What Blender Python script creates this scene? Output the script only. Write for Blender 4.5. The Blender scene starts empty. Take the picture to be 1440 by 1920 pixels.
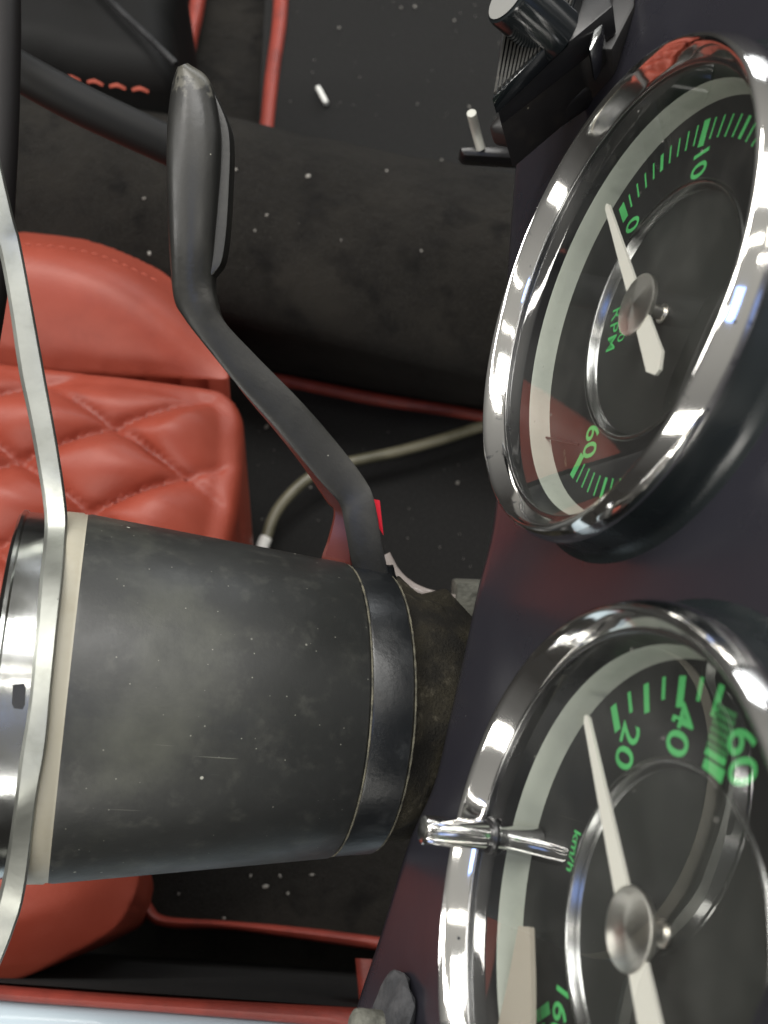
import bpy, bmesh, math, random
import numpy as np
from mathutils import Vector, Matrix
random.seed(4); rng = np.random.default_rng(4)
S = bpy.context.scene
COL = S.collection

# ------------------------------------------------------------------ camera, world, lamps
F = 1900.0                       # focal length in pixels of the 1440 x 1920 photograph
CAM_H = 0.70                     # metres above the car floor
ZW = Vector((.049, .400, .915)).normalized()
FW = Vector((.9926, -.1215, 0.0)); FW = (FW - FW.dot(ZW) * ZW).normalized()   # forward of the car
LF = ZW.cross(FW)                                                              # towards the passenger side
ROT = Matrix((FW, LF, ZW))       # camera coordinates -> car coordinates
cam_d = bpy.data.cameras.new('camera'); cam = bpy.data.objects.new('camera', cam_d); COL.objects.link(cam)
cam.matrix_world = Matrix.Translation((0, 0, CAM_H)) @ ROT.to_4x4()
cam_d.sensor_fit = 'VERTICAL'; cam_d.sensor_height = 24.0; cam_d.lens = 24.0 * F / 1920.0
cam_d.clip_start = .01; cam_d.clip_end = 50
cam_d.dof.use_dof = True; cam_d.dof.focus_distance = .315; cam_d.dof.aperture_fstop = 11.0
S.camera = cam
W = bpy.data.worlds.new('World'); S.world = W; W.use_nodes = True
# a lit workshop: pale ceiling overhead, dimmer walls, dark floor
wn, wl = W.node_tree.nodes, W.node_tree.links; bg = wn['Background']; bg.inputs[1].default_value = 1.0
wtc = wn.new('ShaderNodeTexCoord'); wsp = wn.new('ShaderNodeSeparateXYZ'); wrp = wn.new('ShaderNodeValToRGB'); wmr = wn.new('ShaderNodeMapRange')
wmr.inputs[1].default_value = -1; wmr.inputs[2].default_value = 1
wl.new(wtc.outputs['Generated'], wsp.inputs[0]); wl.new(wsp.outputs[2], wmr.inputs[0]); wl.new(wmr.outputs[0], wrp.inputs[0]); wl.new(wrp.outputs[0], bg.inputs[0])
wrp.color_ramp.elements[0].position = .40; wrp.color_ramp.elements[0].color = (.04, .038, .035, 1)
wrp.color_ramp.elements[1].position = .95; wrp.color_ramp.elements[1].color = (.40, .39, .36, 1)
e_ = wrp.color_ramp.elements.new(.58); e_.color = (.13, .127, .12, 1)
S.view_settings.view_transform = 'Standard'; S.view_settings.look = 'None'; S.view_settings.exposure = 0.0
S.cycles.max_bounces = 8; S.cycles.caustics_reflective = False; S.cycles.caustics_refractive = False

def lamp(name, loc, aim, sx, sy, watts, col):
    d = bpy.data.lights.new(name, 'AREA'); d.shape = 'RECTANGLE'; d.size = sx; d.size_y = sy; d.energy = watts; d.color = col
    o = bpy.data.objects.new(name, d); COL.objects.link(o); o.location = loc
    o.rotation_euler = (Vector(aim) - Vector(loc)).to_track_quat('-Z', 'Y').to_euler()
    return o
lamp('workshop_and_fill_light', (-.75, .75, 1.9), (0, 0, .2), 1.5, .16, 24, (1.0, .97, .92))
lamp('workshop_panel_light', (.05, .75, 2.2), (0, 0, .2), 1.2, .6, 24, (1.0, .985, .95))
lamp('workshop_and_fill_light', (.5, 2.2, 1.15), (.1, 0, .4), 1.3, .5, 13, (.95, .98, 1.0))  # added low lamp, stands in for daylight through the far door, brightens chrome
lamp('added_blue_light', (-.1, -.55, 1.9), (0, 0, .3), .35, .35, 1.6, (.25, .42, 1.0))  # added lamp that puts blue reflections in the chrome
lamp('workshop_and_fill_light', (-1.7, .15, 1.35), (.1, 0, .4), .2, 1.4, 16, (1.0, .98, .94))
lamp('workshop_and_fill_light', (-.4, -1.3, .92), (-.1, 0, .35), 1.5, .25, 13, (1.0, .97, .90))  # added low lamp, stands in for bounce through the open driver's door
lamp('workshop_and_fill_light', (.95, .25, 1.7), (.1, 0, .3), .2, 1.4, 3, (1.0, .96, .88))

for lx, ly, lz, w_ in ((.9, -.2, 2.3, 5), (-.3, .05, 2.4, 5), (1.5, 1.2, 2.0, 6), (-1.2, -.6, 2.1, 4)):  # extra tubes added for bright segments in the bezel reflections
    lamp('added_tube_light', (lx, ly, lz), (lx, ly, 0), 1.2, .07, w_, (1.0, .96, .88))

# ------------------------------------------------------------------ helpers
def c2w(p): return ROT @ Vector(p) + Vector((0, 0, CAM_H))
def ray(px, py): return ROT @ Vector(((px - 720) / F, (960 - py) / F, -1.0))
def at_h(px, py, h):                                    # point on the horizontal plane of height h
    r = ray(px, py); return Vector((0, 0, CAM_H)) + r * ((h - CAM_H) / r.z)
def at_d(px, py, d):                                    # point at a depth of d metres
    return Vector((0, 0, CAM_H)) + ray(px, py) * d
def at_pl(px, py, q, n):                                # point on the plane through q
    r = ray(px, py); o = Vector((0, 0, CAM_H)); return o + r * ((q - o).dot(n) / r.dot(n))
def tag(o, label=None, cat=None, group=None, kind=None):
    if label: o['label'] = label
    if cat: o['category'] = cat
    if group: o['group'] = group
    if kind: o['kind'] = kind
    return o
def thing(name, label, cat, loc=(0, 0, 0), group=None, mat=None):
    o = bpy.data.objects.new(name, None); COL.objects.link(o); o.empty_display_size = .02
    o.matrix_world = mat if mat is not None else Matrix.Translation(loc)
    return tag(o, label, cat, group)
def obj(name, verts, faces, mat, parent=None, smooth=40, local=False, label=None):
    me = bpy.data.meshes.new(name)
    vs = [Vector(v) for v in verts]
    if parent is not None and not local:
        p = parent; inv = Matrix.Identity(4); ch = []
        while p is not None: ch.append(p.matrix_basis.copy()); p = p.parent
        m = Matrix.Identity(4)
        for b in reversed(ch): m = m @ b
        inv = m.inverted(); vs = [inv @ v for v in vs]
    me.from_pydata([tuple(v) for v in vs], [], [tuple(f) for f in faces]); me.validate(); me.update()
    bm = bmesh.new(); bm.from_mesh(me); bmesh.ops.recalc_face_normals(bm, faces=bm.faces); bm.to_mesh(me); bm.free()
    if smooth:
        me.polygons.foreach_set('use_smooth', [True] * len(me.polygons)); me.set_sharp_from_angle(angle=math.radians(smooth))
    me.materials.append(mat)
    o = bpy.data.objects.new(name, me); COL.objects.link(o)
    if parent is not None: o.parent = parent
    if label: o['label'] = label
    return o
class MB:
    def __init__(s): s.v = []; s.f = []
    def add(s, v, f):
        k = len(s.v); s.v += [Vector(q) for q in v]; s.f += [tuple(i + k for i in q) for q in f]; return s
    def build(s, name, mat, parent=None, **k): return obj(name, s.v, s.f, mat, parent, **k)
def lathe(prof, n=96, closed=False):
    v = []; f = []; m = len(prof)
    for i in range(n):
        a = 2 * math.pi * i / n
        for r, h in prof: v.append((r * math.cos(a), r * math.sin(a), h))
    for i in range(n):
        j = (i + 1) % n
        for k in range(m if closed else m - 1):
            k2 = (k + 1) % m
            f.append((i * m + k, j * m + k, j * m + k2, i * m + k2))
    return v, f
def disc(r, h, n=96):
    return [(r * math.cos(2 * math.pi * i / n), r * math.sin(2 * math.pi * i / n), h) for i in range(n)] + [(0, 0, h)], [(i, (i + 1) % n, n) for i in range(n)]
def catmull(P, k=8):
    P = [Vector(p) for p in P]; out = []
    for i in range(len(P) - 1):
        a = P[i - 1] if i else P[0] * 2 - P[1]; b = P[i]; c = P[i + 1]; d = P[i + 2] if i + 2 < len(P) else P[-1] * 2 - P[-2]
        for q in range(k):
            t = q / k
            out.append(.5 * ((2 * b) + (c - a) * t + (2 * a - 5 * b + 4 * c - d) * t * t + (3 * b - a - 3 * c + d) * t ** 3))
    return out + [P[-1]]
def tube(P, r, n=12, k=6, caps=True):
    Q = catmull(P, k) if k > 1 else [Vector(p) for p in P]
    m = len(Q); R = [r] * m if not hasattr(r, '__len__') else [float(q) for q in np.interp(np.linspace(0, 1, m), np.linspace(0, 1, len(r)), r)]
    v = []; f = []; up = None
    for i, q in enumerate(Q):
        t = (Q[min(i + 1, m - 1)] - Q[max(i - 1, 0)]).normalized()
        if up is None:
            up = t.cross(Vector((0, 0, 1)));  up = up if up.length > .1 else t.cross(Vector((0, 1, 0)))
        up = (up - up.dot(t) * t).normalized(); w = t.cross(up)
        for j in range(n):
            a = 2 * math.pi * j / n; v.append(q + R[i] * (math.cos(a) * up + math.sin(a) * w))
    for i in range(m - 1):
        for j in range(n): f.append((i * n + j, i * n + (j + 1) % n, (i + 1) * n + (j + 1) % n, (i + 1) * n + j))
    if caps: f.append(tuple(range(n))[::-1]); f.append(tuple((m - 1) * n + j for j in range(n)))
    return v, f
AWAY = (ROT @ Vector((0, 0, -1)))
def bar(Lp, Rp, dep, th, prof, k=5, tilt=0.0, crown=None):
    """a solid bar seen from above: Lp/Rp are its two long edges, dep its depth, prof its crowned upper face"""
    m = len(Lp); dep = list(dep); th = [th] * m if not hasattr(th, '__len__') else th
    A = catmull([Vector((*Lp[i], dep[i])) for i in range(m)], k); B = catmull([Vector((*Rp[i], dep[i])) for i in range(m)], k)
    T = [float(q) for q in np.interp(np.linspace(0, 1, len(A)), np.linspace(0, 1, m), th)]
    cr = np.interp(np.linspace(0, 1, len(A)), np.linspace(0, 1, m), crown or [1.0] * m).tolist()
    v = []; f = []; c = len(prof) + 2
    for i in range(len(A)):
        for (uu, w) in prof:
            q = A[i].lerp(B[i], uu); v.append(at_d(q.x, q.y, q.z - w * cr[i] + tilt * (uu - .5)))
        for uu in (1, 0):
            q = A[i].lerp(B[i], uu); v.append(at_d(q.x, q.y, q.z + tilt * (uu - .5)) + AWAY * T[i])
    for i in range(len(A) - 1):
        for j in range(c): f.append((i * c + j, i * c + (j + 1) % c, (i + 1) * c + (j + 1) % c, (i + 1) * c + j))
    f.append(tuple(range(c))); f.append(tuple((len(A) - 1) * c + j for j in range(c))[::-1])
    return v, f
def poly_sd(P, Q):
    """signed distance (inside positive) and nearest boundary point of points P to polygon Q"""
    A = Q; B = np.roll(Q, -1, 0); d = B - A
    t = ((P[:, None] - A) * d).sum(2) / (d * d).sum(1); t = np.clip(t, 0, 1); N = A + t[..., None] * d
    dd = np.linalg.norm(P[:, None] - N, axis=2); k = dd.argmin(1); near = N[np.arange(len(P)), k]; dist = dd.min(1)
    x, y = P[:, 0][:, None], P[:, 1][:, None]
    c = ((A[:, 1] > y) != (B[:, 1] > y)) & (x < (B[:, 0] - A[:, 0]) * (y - A[:, 1]) / (B[:, 1] - A[:, 1] + 1e-15) + A[:, 0])
    ins = c.sum(1) % 2 == 1
    return np.where(ins, dist, -dist), near
def pillow(outline_px, h, roll, skirt, step=.003, puff=None, reach=None, under=0.0, blur=0):
    """an upholstered pad: outline on the plane of height h, rolled edge, skirt going down"""
    Q = np.array([tuple(at_h(x, y, h - roll))[:2] for x, y in outline_px])
    Q = np.array([tuple(p)[:2] for p in catmull([Vector((*q, 0)) for q in np.vstack([Q, Q[:1]])], 4)])[:-1]
    lo = Q.min(0) - 2 * step; hi = Q.max(0) + 2 * step
    nx, ny = (np.ceil((hi - lo) / step)).astype(int) + 1
    X, Y = np.meshgrid(lo[0] + step * np.arange(nx), lo[1] + step * np.arange(ny), indexing='ij')
    P = np.c_[X.ravel(), Y.ravel()]; sd = np.empty(len(P)); near = np.empty_like(P)
    for a in range(0, len(P), 4000): sd[a:a + 4000], near[a:a + 4000] = poly_sd(P[a:a + 4000], Q)
    e = np.clip(sd, 0, roll); z = h - roll + (np.sqrt(np.maximum(0, roll ** 2 - (roll - e) ** 2)) if reach is None else roll * (1 - (1 - np.clip(sd, 0, reach) / reach) ** 2.4))
    if puff is not None: z = z + puff(P, sd) * np.clip(sd / (.5 * roll), 0, 1)
    Z = z.reshape(nx, ny); I = (sd > 0).reshape(nx, ny)
    for _ in range(blur):
        A4 = Z.copy(); A4[1:-1, 1:-1] = (Z[:-2, 1:-1] + Z[2:, 1:-1] + Z[1:-1, :-2] + Z[1:-1, 2:] + 2 * Z[1:-1, 1:-1]) / 6; Z = np.where(I, A4, Z)
    z = Z.ravel()
    out = sd < 0; XY = np.where(out[:, None], near, P); deep = sd < -step * 1.01; XY = np.where(deep[:, None], near + (Q.mean(0) - near) * under, XY); z = np.where(out, np.where(-sd > step * 1.01, h - roll - skirt, h - roll), z)
    v = np.c_[XY, z]; idx = np.arange(nx * ny).reshape(nx, ny)
    f = np.stack([idx[:-1, :-1], idx[1:, :-1], idx[1:, 1:], idx[:-1, 1:]], -1).reshape(-1, 4)
    keep = (sd[f] > -2.2 * step).any(1) & ((sd[f] > 0).any(1) | (sd[f] > -1.01 * step).any(1))
    return v.tolist(), f[keep].tolist()
def sheet_px(px, h, th=.003, sub=None):
    """a flat slab with the given outline on the plane of height h"""
    a = [at_h(x, y, h) for x, y in px]; n = len(a)
    v = a + [p - Vector((0, 0, th)) for p in a]
    f = [tuple(range(n)), tuple(range(2 * n - 1, n - 1, -1))] + [(i, (i + 1) % n, n + (i + 1) % n, n + i) for i in range(n)]
    return v, f
def box(c, ax, size):
    """box centred on c with axes ax and full sizes"""
    v = []
    for i in (-.5, .5):
        for j in (-.5, .5):
            for k in (-.5, .5): v.append(Vector(c) + ax[0] * (i * size[0]) + ax[1] * (j * size[1]) + ax[2] * (k * size[2]))
    return v, [(0, 1, 3, 2), (4, 6, 7, 5), (0, 4, 5, 1), (2, 3, 7, 6), (0, 2, 6, 4), (1, 5, 7, 3)]
def bevel(o, w, seg=2):
    bm = bmesh.new(); bm.from_mesh(o.data)
    es = [e for e in bm.edges if len(e.link_faces) == 2 and e.calc_face_angle() > .6]
    bmesh.ops.bevel(bm, geom=es, offset=w, segments=seg, affect='EDGES', profile=.5); bm.to_mesh(o.data); bm.free()
    o.data.polygons.foreach_set('use_smooth', [True] * len(o.data.polygons)); o.data.set_sharp_from_angle(angle=math.radians(35)); return o

# ------------------------------------------------------------------ materials
def mat(name, col, rough=.5, metal=0.0, spec=.5, coat=0.0, bump=None, var=None, specks=None, sheen=0.0, rvar=0.0, coat_r=.08, scratch=None):
    """bump=(scale,strength,distance) var=(scale,colour2,lo,hi) specks=(scale,radius,colour,share)"""
    m = bpy.data.materials.new(name); m.use_nodes = True; N = m.node_tree.nodes; L = m.node_tree.links; b = N['Principled BSDF']
    b.inputs['Roughness'].default_value = rough; b.inputs['Metallic'].default_value = metal; b.inputs['Specular IOR Level'].default_value = spec
    b.inputs['Coat Weight'].default_value = coat; b.inputs['Coat Roughness'].default_value = coat_r
    b.inputs['Sheen Weight'].default_value = sheen
    tc = N.new('ShaderNodeTexCoord'); c = None
    rgb = N.new('ShaderNodeRGB'); rgb.outputs[0].default_value = (*col, 1); c = rgb.outputs[0]
    def mixc(fac, a, bcol):
        x = N.new('ShaderNodeMix'); x.data_type = 'RGBA'; L.new(fac, x.inputs[0]); L.new(a, x.inputs[6])
        if isinstance(bcol, tuple): x.inputs[7].default_value = (*bcol, 1)
        else: L.new(bcol, x.inputs[7])
        return x.outputs[2]
    def ramp(src, lo, hi):
        r = N.new('ShaderNodeMapRange'); r.inputs[1].default_value = lo; r.inputs[2].default_value = hi; r.interpolation_type = 'SMOOTHSTEP'; L.new(src, r.inputs[0]); return r.outputs[0]
    if var:
        for (sc, c2, lo, hi) in (var if isinstance(var, list) else [var]):
            n = N.new('ShaderNodeTexNoise'); n.inputs['Scale'].default_value = sc; n.inputs['Detail'].default_value = 6; n.inputs['Roughness'].default_value = .62
            L.new(tc.outputs['Object'], n.inputs['Vector']); c = mixc(ramp(n.outputs[0], lo, hi), c, c2)
    if specks:
        for (sc, rad, c2, share) in (specks if isinstance(specks, list) else [specks]):
            vo = N.new('ShaderNodeTexVoronoi'); vo.inputs['Scale'].default_value = sc; L.new(tc.outputs['Object'], vo.inputs['Vector'])
            s1 = ramp(vo.outputs['Distance'], rad, rad * .5); sp = N.new('ShaderNodeSeparateColor'); L.new(vo.outputs['Color'], sp.inputs[0])
            lt = N.new('ShaderNodeMath'); lt.operation = 'LESS_THAN'; lt.inputs[1].default_value = share; L.new(sp.outputs[0], lt.inputs[0])
            mu = N.new('ShaderNodeMath'); mu.operation = 'MULTIPLY'; L.new(s1, mu.inputs[0]); L.new(lt.outputs[0], mu.inputs[1])
            c = mixc(mu.outputs[0], c, c2)
    for (rz, c2, lo) in (scratch or []):
        mp = N.new('ShaderNodeMapping'); mp.inputs['Rotation'].default_value = (rz, rz * 1.7, rz * .6); mp.inputs['Scale'].default_value = (900, 22, 22); L.new(tc.outputs['Object'], mp.inputs[0])
        n = N.new('ShaderNodeTexNoise'); n.inputs['Scale'].default_value = 1.0; n.inputs['Detail'].default_value = 2; L.new(mp.outputs[0], n.inputs['Vector']); c = mixc(ramp(n.outputs[0], lo, lo + .05), c, c2)
    L.new(c, b.inputs['Base Color'])
    if rvar:
        n = N.new('ShaderNodeTexNoise'); n.inputs['Scale'].default_value = 60; n.inputs['Detail'].default_value = 5; L.new(tc.outputs['Object'], n.inputs['Vector'])
        r = N.new('ShaderNodeMapRange'); r.inputs[1].default_value = .3; r.inputs[2].default_value = .7; r.inputs[3].default_value = rough - rvar; r.inputs[4].default_value = rough + rvar
        L.new(n.outputs[0], r.inputs[0]); L.new(r.outputs[0], b.inputs['Roughness'])
    if bump:
        prev = None
        for (sc, st, di) in (bump if isinstance(bump, list) else [bump]):
            n = N.new('ShaderNodeTexNoise'); n.inputs['Scale'].default_value = sc; n.inputs['Detail'].default_value = 3; L.new(tc.outputs['Object'], n.inputs['Vector'])
            bp = N.new('ShaderNodeBump'); bp.inputs['Strength'].default_value = st; bp.inputs['Distance'].default_value = di; L.new(n.outputs[0], bp.inputs['Height'])
            if prev: L.new(prev, bp.inputs['Normal'])
            prev = bp.outputs[0]
        L.new(prev, b.inputs['Normal'])
    return m
WHT = (.55, .55, .52)
M = {}
M['leather'] = mat('red_leather', (.235, .040, .022), .47, spec=.40, bump=[(1400, .22, .0006), (500, .10, .0008)], var=[(30, (.26, .050, .030), .4, .7), (12, (.185, .029, .016), .5, .75)])
M['thread'] = mat('red_thread', (.26, .044, .023), .75)
M['piping'] = mat('red_binding', (.24, .037, .024), .5, bump=(700, .3, .0008), var=(40, (.17, .027, .019), .4, .65))
M['carpet'] = mat('black_carpet', (.0112, .0102, .0088), .95, spec=.10, sheen=.03, bump=[(1100, 1., .003), (90, .4, .004)], var=[(900, (.032, .030, .026), .48, .72), (14, (.021, .019, .016), .45, .7), (35, (.006, .0055, .005), .50, .72)],
                  specks=[(90, .05, (.12, .11, .10), .04)])
M['mat'] = mat('dark_floor_mat', (.016, .016, .016), .9, spec=.2, bump=[(1200, .9, .002)], var=[(500, (.028, .028, .027), .45, .75)], specks=[(60, .03, (.06, .06, .055), .012)])
M['black'] = mat('black_plastic', (.010, .010, .011), .35, spec=.5, bump=(500, .08, .0005), rvar=.1)
M['gloss'] = mat('gloss_black', (.008, .010, .011), .12, spec=.6, rvar=.05)
M['sleeve'] = mat('worn_black_sleeve', (.019, .020, .019), .46, spec=.5, scratch=[(.7, (.13, .13, .11), .74), (2.1, (.10, .10, .09), .76)], bump=[(900, .10, .0004)], rvar=.08,
                  var=[(18, (.058, .060, .049), .47, .74), (160, (.042, .043, .038), .5, .78)], specks=[(130, .09, (.36, .36, .31), .22), (420, .11, (.20, .20, .17), .22)])
M['collar'] = mat('dark_blue_black_collar', (.0045, .0055, .0065), .36, spec=.5, bump=[(500, .15, .0006)], rvar=.1, var=[(60, (.030, .033, .034), .5, .8)], specks=[(150, .06, (.30, .30, .27), .08)])
M['seam'] = mat('dusty_seam', (.13, .12, .085), .9, var=(240, (.03, .03, .025), .4, .7), bump=(1200, .6, .001))
M['fuzz'] = mat('dust_caked_metal', (.024, .021, .014), .95, spec=.2, bump=[(1200, .6, .001), (160, .25, .002)], var=[(300, (.075, .067, .048), .5, .75), (45, (.012, .011, .009), .42, .62)])
M['cream'] = mat('cream_painted_ring', (.40, .375, .30), .42, spec=.5, bump=(200, .15, .0008), var=[(70, (.36, .33, .25), .45, .75), (150, (.10, .09, .07), .66, .74)])
M['steel'] = mat('brushed_aluminium', (.37, .38, .35), .48, metal=1.0, bump=[(300, .14, .0005)], rvar=.08, var=(90, (.29, .30, .27), .45, .75), specks=(170, .09, (.08, .08, .07), .16))
M['rib'] = mat('worn_ribs', (.030, .029, .026), .35, spec=.6, rvar=.1, var=(300, (.12, .11, .09), .58, .75))
M['box'] = mat('dusty_black_box', (.012, .011, .011), .45, rvar=.1, var=(90, (.030, .026, .022), .5, .75), specks=[(200, .08, (.25, .23, .19), .06)])
M['chrome_dark'] = mat('dark_chrome', (.30, .31, .31), .15, metal=1.0)
M['chrome'] = mat('chrome', (.84, .84, .83), .12, metal=1.0, rvar=.04)
M['pitted'] = mat('pitted_chrome', (.88, .87, .85), .07, metal=1.0, bump=[(45, .10, .0015), (160, .04, .0006)], var=(230, (.16, .17, .22), .62, .74), specks=[(260, .13, (.10, .11, .14), .16)])
M['dash'] = mat('dark_dash_paint', (.019, .0185, .0245), .30, scratch=[(.4, (.06, .06, .065), .77)], spec=.5, coat=.5, coat_r=.18, bump=(300, .05, .0005), rvar=.05, specks=[(120, .045, (.30, .30, .30), .10)])
M['dial'] = mat('dial_black', (.012, .012, .012), .6, spec=.3, bump=(900, .1, .0003), specks=(160, .04, (.14, .14, .13), .10))
M['well'] = mat('dial_well_grey', (.026, .027, .025), .55, spec=.35, specks=(200, .05, (.12, .12, .11), .12))
M['ring'] = mat('light_ring', (.36, .38, .33), .5, spec=.4, var=(40, (.29, .31, .27), .4, .7))
M['lip'] = mat('polished_lip', (.26, .26, .26), .24, metal=1.0)
M['green'] = mat('green_dial_print', (.082, .42, .13), .6, spec=.2)
M['dim'] = mat('dim_green_print', (.045, .16, .06), .6, spec=.2)
M['faint'] = mat('faint_dial_print', (.12, .14, .10), .6, spec=.2)
M['needle'] = mat('white_needle', (.66, .64, .58), .45)
M['cap'] = mat('turned_aluminium', (.78, .75, .70), .30, metal=1.0)
M['rubber'] = mat('black_rubber_seal', (.010, .013, .014), .28, spec=.5, rvar=.08, specks=(120, .05, (.2, .2, .2), .05))
M['stalk'] = mat('grey_black_stalk', (.013, .013, .012), .37, spec=.42, bump=(700, .12, .0005), rvar=.08, var=(50, (.026, .025, .022), .45, .75), specks=[(210, .08, (.42, .41, .36), .09)], scratch=[(1.2, (.10, .10, .09), .76)])
M['gusset'] = mat('stalk_red_reflection', (.10, .022, .016), .35, spec=.5)  # dark stalk side with the red seat's reflection put into its base colour
M['paint'] = mat('pale_blue_body_paint', (.34, .42, .47), .45, spec=.4, coat=.15)
M['red'] = mat('bright_red_plastic', (.75, .02, .04), .4)
M['orange'] = mat('red_wire_sheath', (.62, .07, .03), .4)
M['tan'] = mat('tan_wire_sheath', (.50, .36, .22), .45)
M['cable'] = mat('olive_beige_cable', (.15, .14, .095), .4, spec=.5, var=(30, (.075, .072, .045), .4, .7))
M['white'] = mat('white_scrap', (.75, .75, .72), .6)
M['lint'] = mat('pale_lint', (.22, .21, .19), .8)
M['blockgrey'] = mat('dusty_grey_metal', (.12, .12, .10), .8, bump=(500, .6, .001), var=(200, (.05, .05, .04), .4, .7))
M['hubmetal'] = mat('polished_hub', (.42, .43, .42), .18, metal=1.0, bump=(120, .10, .0008), var=(60, (.34, .35, .37), .45, .75), rvar=.1)
M['clear'] = mat('clear_tube', (.34, .30, .28), .15, spec=.6)
# the turned faces of the needle caps: rays of alternating roughness round the centre
def cap_rays(m):
    N = m.node_tree.nodes; L = m.node_tree.links; b = N['Principled BSDF']
    b.inputs['Anisotropic'].default_value = .8
    tg = N.new('ShaderNodeTangent'); tg.direction_type = 'RADIAL'; tg.axis = 'Z'; L.new(tg.outputs[0], b.inputs['Tangent'])
cap_rays(M['cap'])
def wear(m, centre, rad, colr):
    N = m.node_tree.nodes; L = m.node_tree.links; b = N['Principled BSDF']; src = b.inputs['Base Color'].links[0].from_socket
    tc = N.new('ShaderNodeTexCoord'); d = N.new('ShaderNodeVectorMath'); d.operation = 'DISTANCE'; d.inputs[1].default_value = centre; L.new(tc.outputs['Object'], d.inputs[0])
    n = N.new('ShaderNodeTexNoise'); n.inputs['Scale'].default_value = 330; n.inputs['Detail'].default_value = 6; L.new(tc.outputs['Object'], n.inputs['Vector'])
    ad = N.new('ShaderNodeMath'); ad.operation = 'MULTIPLY_ADD'; ad.inputs[1].default_value = -rad * 2.2; L.new(n.outputs[0], ad.inputs[0]); L.new(d.outputs['Value'], ad.inputs[2])
    r = N.new('ShaderNodeMapRange'); r.inputs[1].default_value = -rad * .18; r.inputs[2].default_value = -rad * .45; L.new(ad.outputs[0], r.inputs[0])
    x = N.new('ShaderNodeMix'); x.data_type = 'RGBA'; L.new(r.outputs[0], x.inputs[0]); L.new(src, x.inputs[6]); x.inputs[7].default_value = (*colr, 1); L.new(x.outputs[2], b.inputs['Base Color'])
def glass_mat():
    m = bpy.data.materials.new('gauge_glass'); m.use_nodes = True; N = m.node_tree.nodes; L = m.node_tree.links
    for n in list(N): N.remove(n)
    o = N.new('ShaderNodeOutputMaterial'); t = N.new('ShaderNodeBsdfTransparent'); t.inputs[0].default_value = (.97, .98, .97, 1)
    g = N.new('ShaderNodeBsdfGlossy'); g.inputs['Roughness'].default_value = .012; g.inputs[0].default_value = (1, 1, 1, 1)
    fr = N.new('ShaderNodeLayerWeight'); fr.inputs[0].default_value = .5; mx = N.new('ShaderNodeMixShader')
    # Schlick reflectance of both faces of the pane, the same from either side
    pw = N.new('ShaderNodeMath'); pw.operation = 'POWER'; pw.inputs[1].default_value = 4.2; L.new(fr.outputs['Facing'], pw.inputs[0])
    ad = N.new('ShaderNodeMath'); ad.operation = 'MULTIPLY_ADD'; ad.inputs[1].default_value = .92; ad.inputs[2].default_value = .085; L.new(pw.outputs[0], ad.inputs[0])
    L.new(ad.outputs[0], mx.inputs[0]); L.new(t.outputs[0], mx.inputs[1]); L.new(g.outputs[0], mx.inputs[2]); 
    tc = N.new('ShaderNodeTexCoord'); vo = N.new('ShaderNodeTexVoronoi'); vo.inputs['Scale'].default_value = 190; L.new(tc.outputs['Object'], vo.inputs['Vector'])
    s1 = N.new('ShaderNodeMapRange'); s1.inputs[1].default_value = .09; s1.inputs[2].default_value = .03; s1.inputs[4].default_value = .45; L.new(vo.outputs['Distance'], s1.inputs[0])
    sp = N.new('ShaderNodeSeparateColor'); L.new(vo.outputs['Color'], sp.inputs[0]); lt = N.new('ShaderNodeMath'); lt.operation = 'LESS_THAN'; lt.inputs[1].default_value = .12; L.new(sp.outputs[0], lt.inputs[0])
    mu = N.new('ShaderNodeMath'); mu.operation = 'MULTIPLY'; L.new(s1.outputs[0], mu.inputs[0]); L.new(lt.outputs[0], mu.inputs[1])
    ns = N.new('ShaderNodeTexNoise'); ns.inputs['Scale'].default_value = 45; ns.inputs['Detail'].default_value = 5; L.new(tc.outputs['Object'], ns.inputs['Vector'])
    s2 = N.new('ShaderNodeMapRange'); s2.inputs[1].default_value = .5; s2.inputs[2].default_value = .8; s2.inputs[4].default_value = .04; L.new(ns.outputs[0], s2.inputs[0])
    su = N.new('ShaderNodeMath'); su.operation = 'ADD'; L.new(mu.outputs[0], su.inputs[0]); L.new(s2.outputs[0], su.inputs[1])
    df = N.new('ShaderNodeBsdfDiffuse'); df.inputs[0].default_value = (.5, .49, .45, 1); m2 = N.new('ShaderNodeMixShader')
    L.new(su.outputs[0], m2.inputs[0]); L.new(mx.outputs[0], m2.inputs[1]); L.new(df.outputs[0], m2.inputs[2]); L.new(m2.outputs[0], o.inputs[0]); return m
M['glass'] = glass_mat()

# ------------------------------------------------------------------ the setting: floor, tunnel
fl = [at_h(-900, -900, 0), at_h(1900, -900, 0), at_h(1900, 2600, 0), at_h(-900, 2600, 0)]
c = sum(fl, Vector()) / 4
v = []; n = 2
fx = (-1.1, 1.0); fy = (-1.0, 1.2)
tag(obj('car_floor', [(fx[0], fy[0], -.01), (fx[1], fy[0], -.01), (fx[1], fy[1], -.01), (fx[0], fy[1], -.01)], [(0, 1, 2, 3)], M['carpet'], smooth=0), kind='structure')
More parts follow.
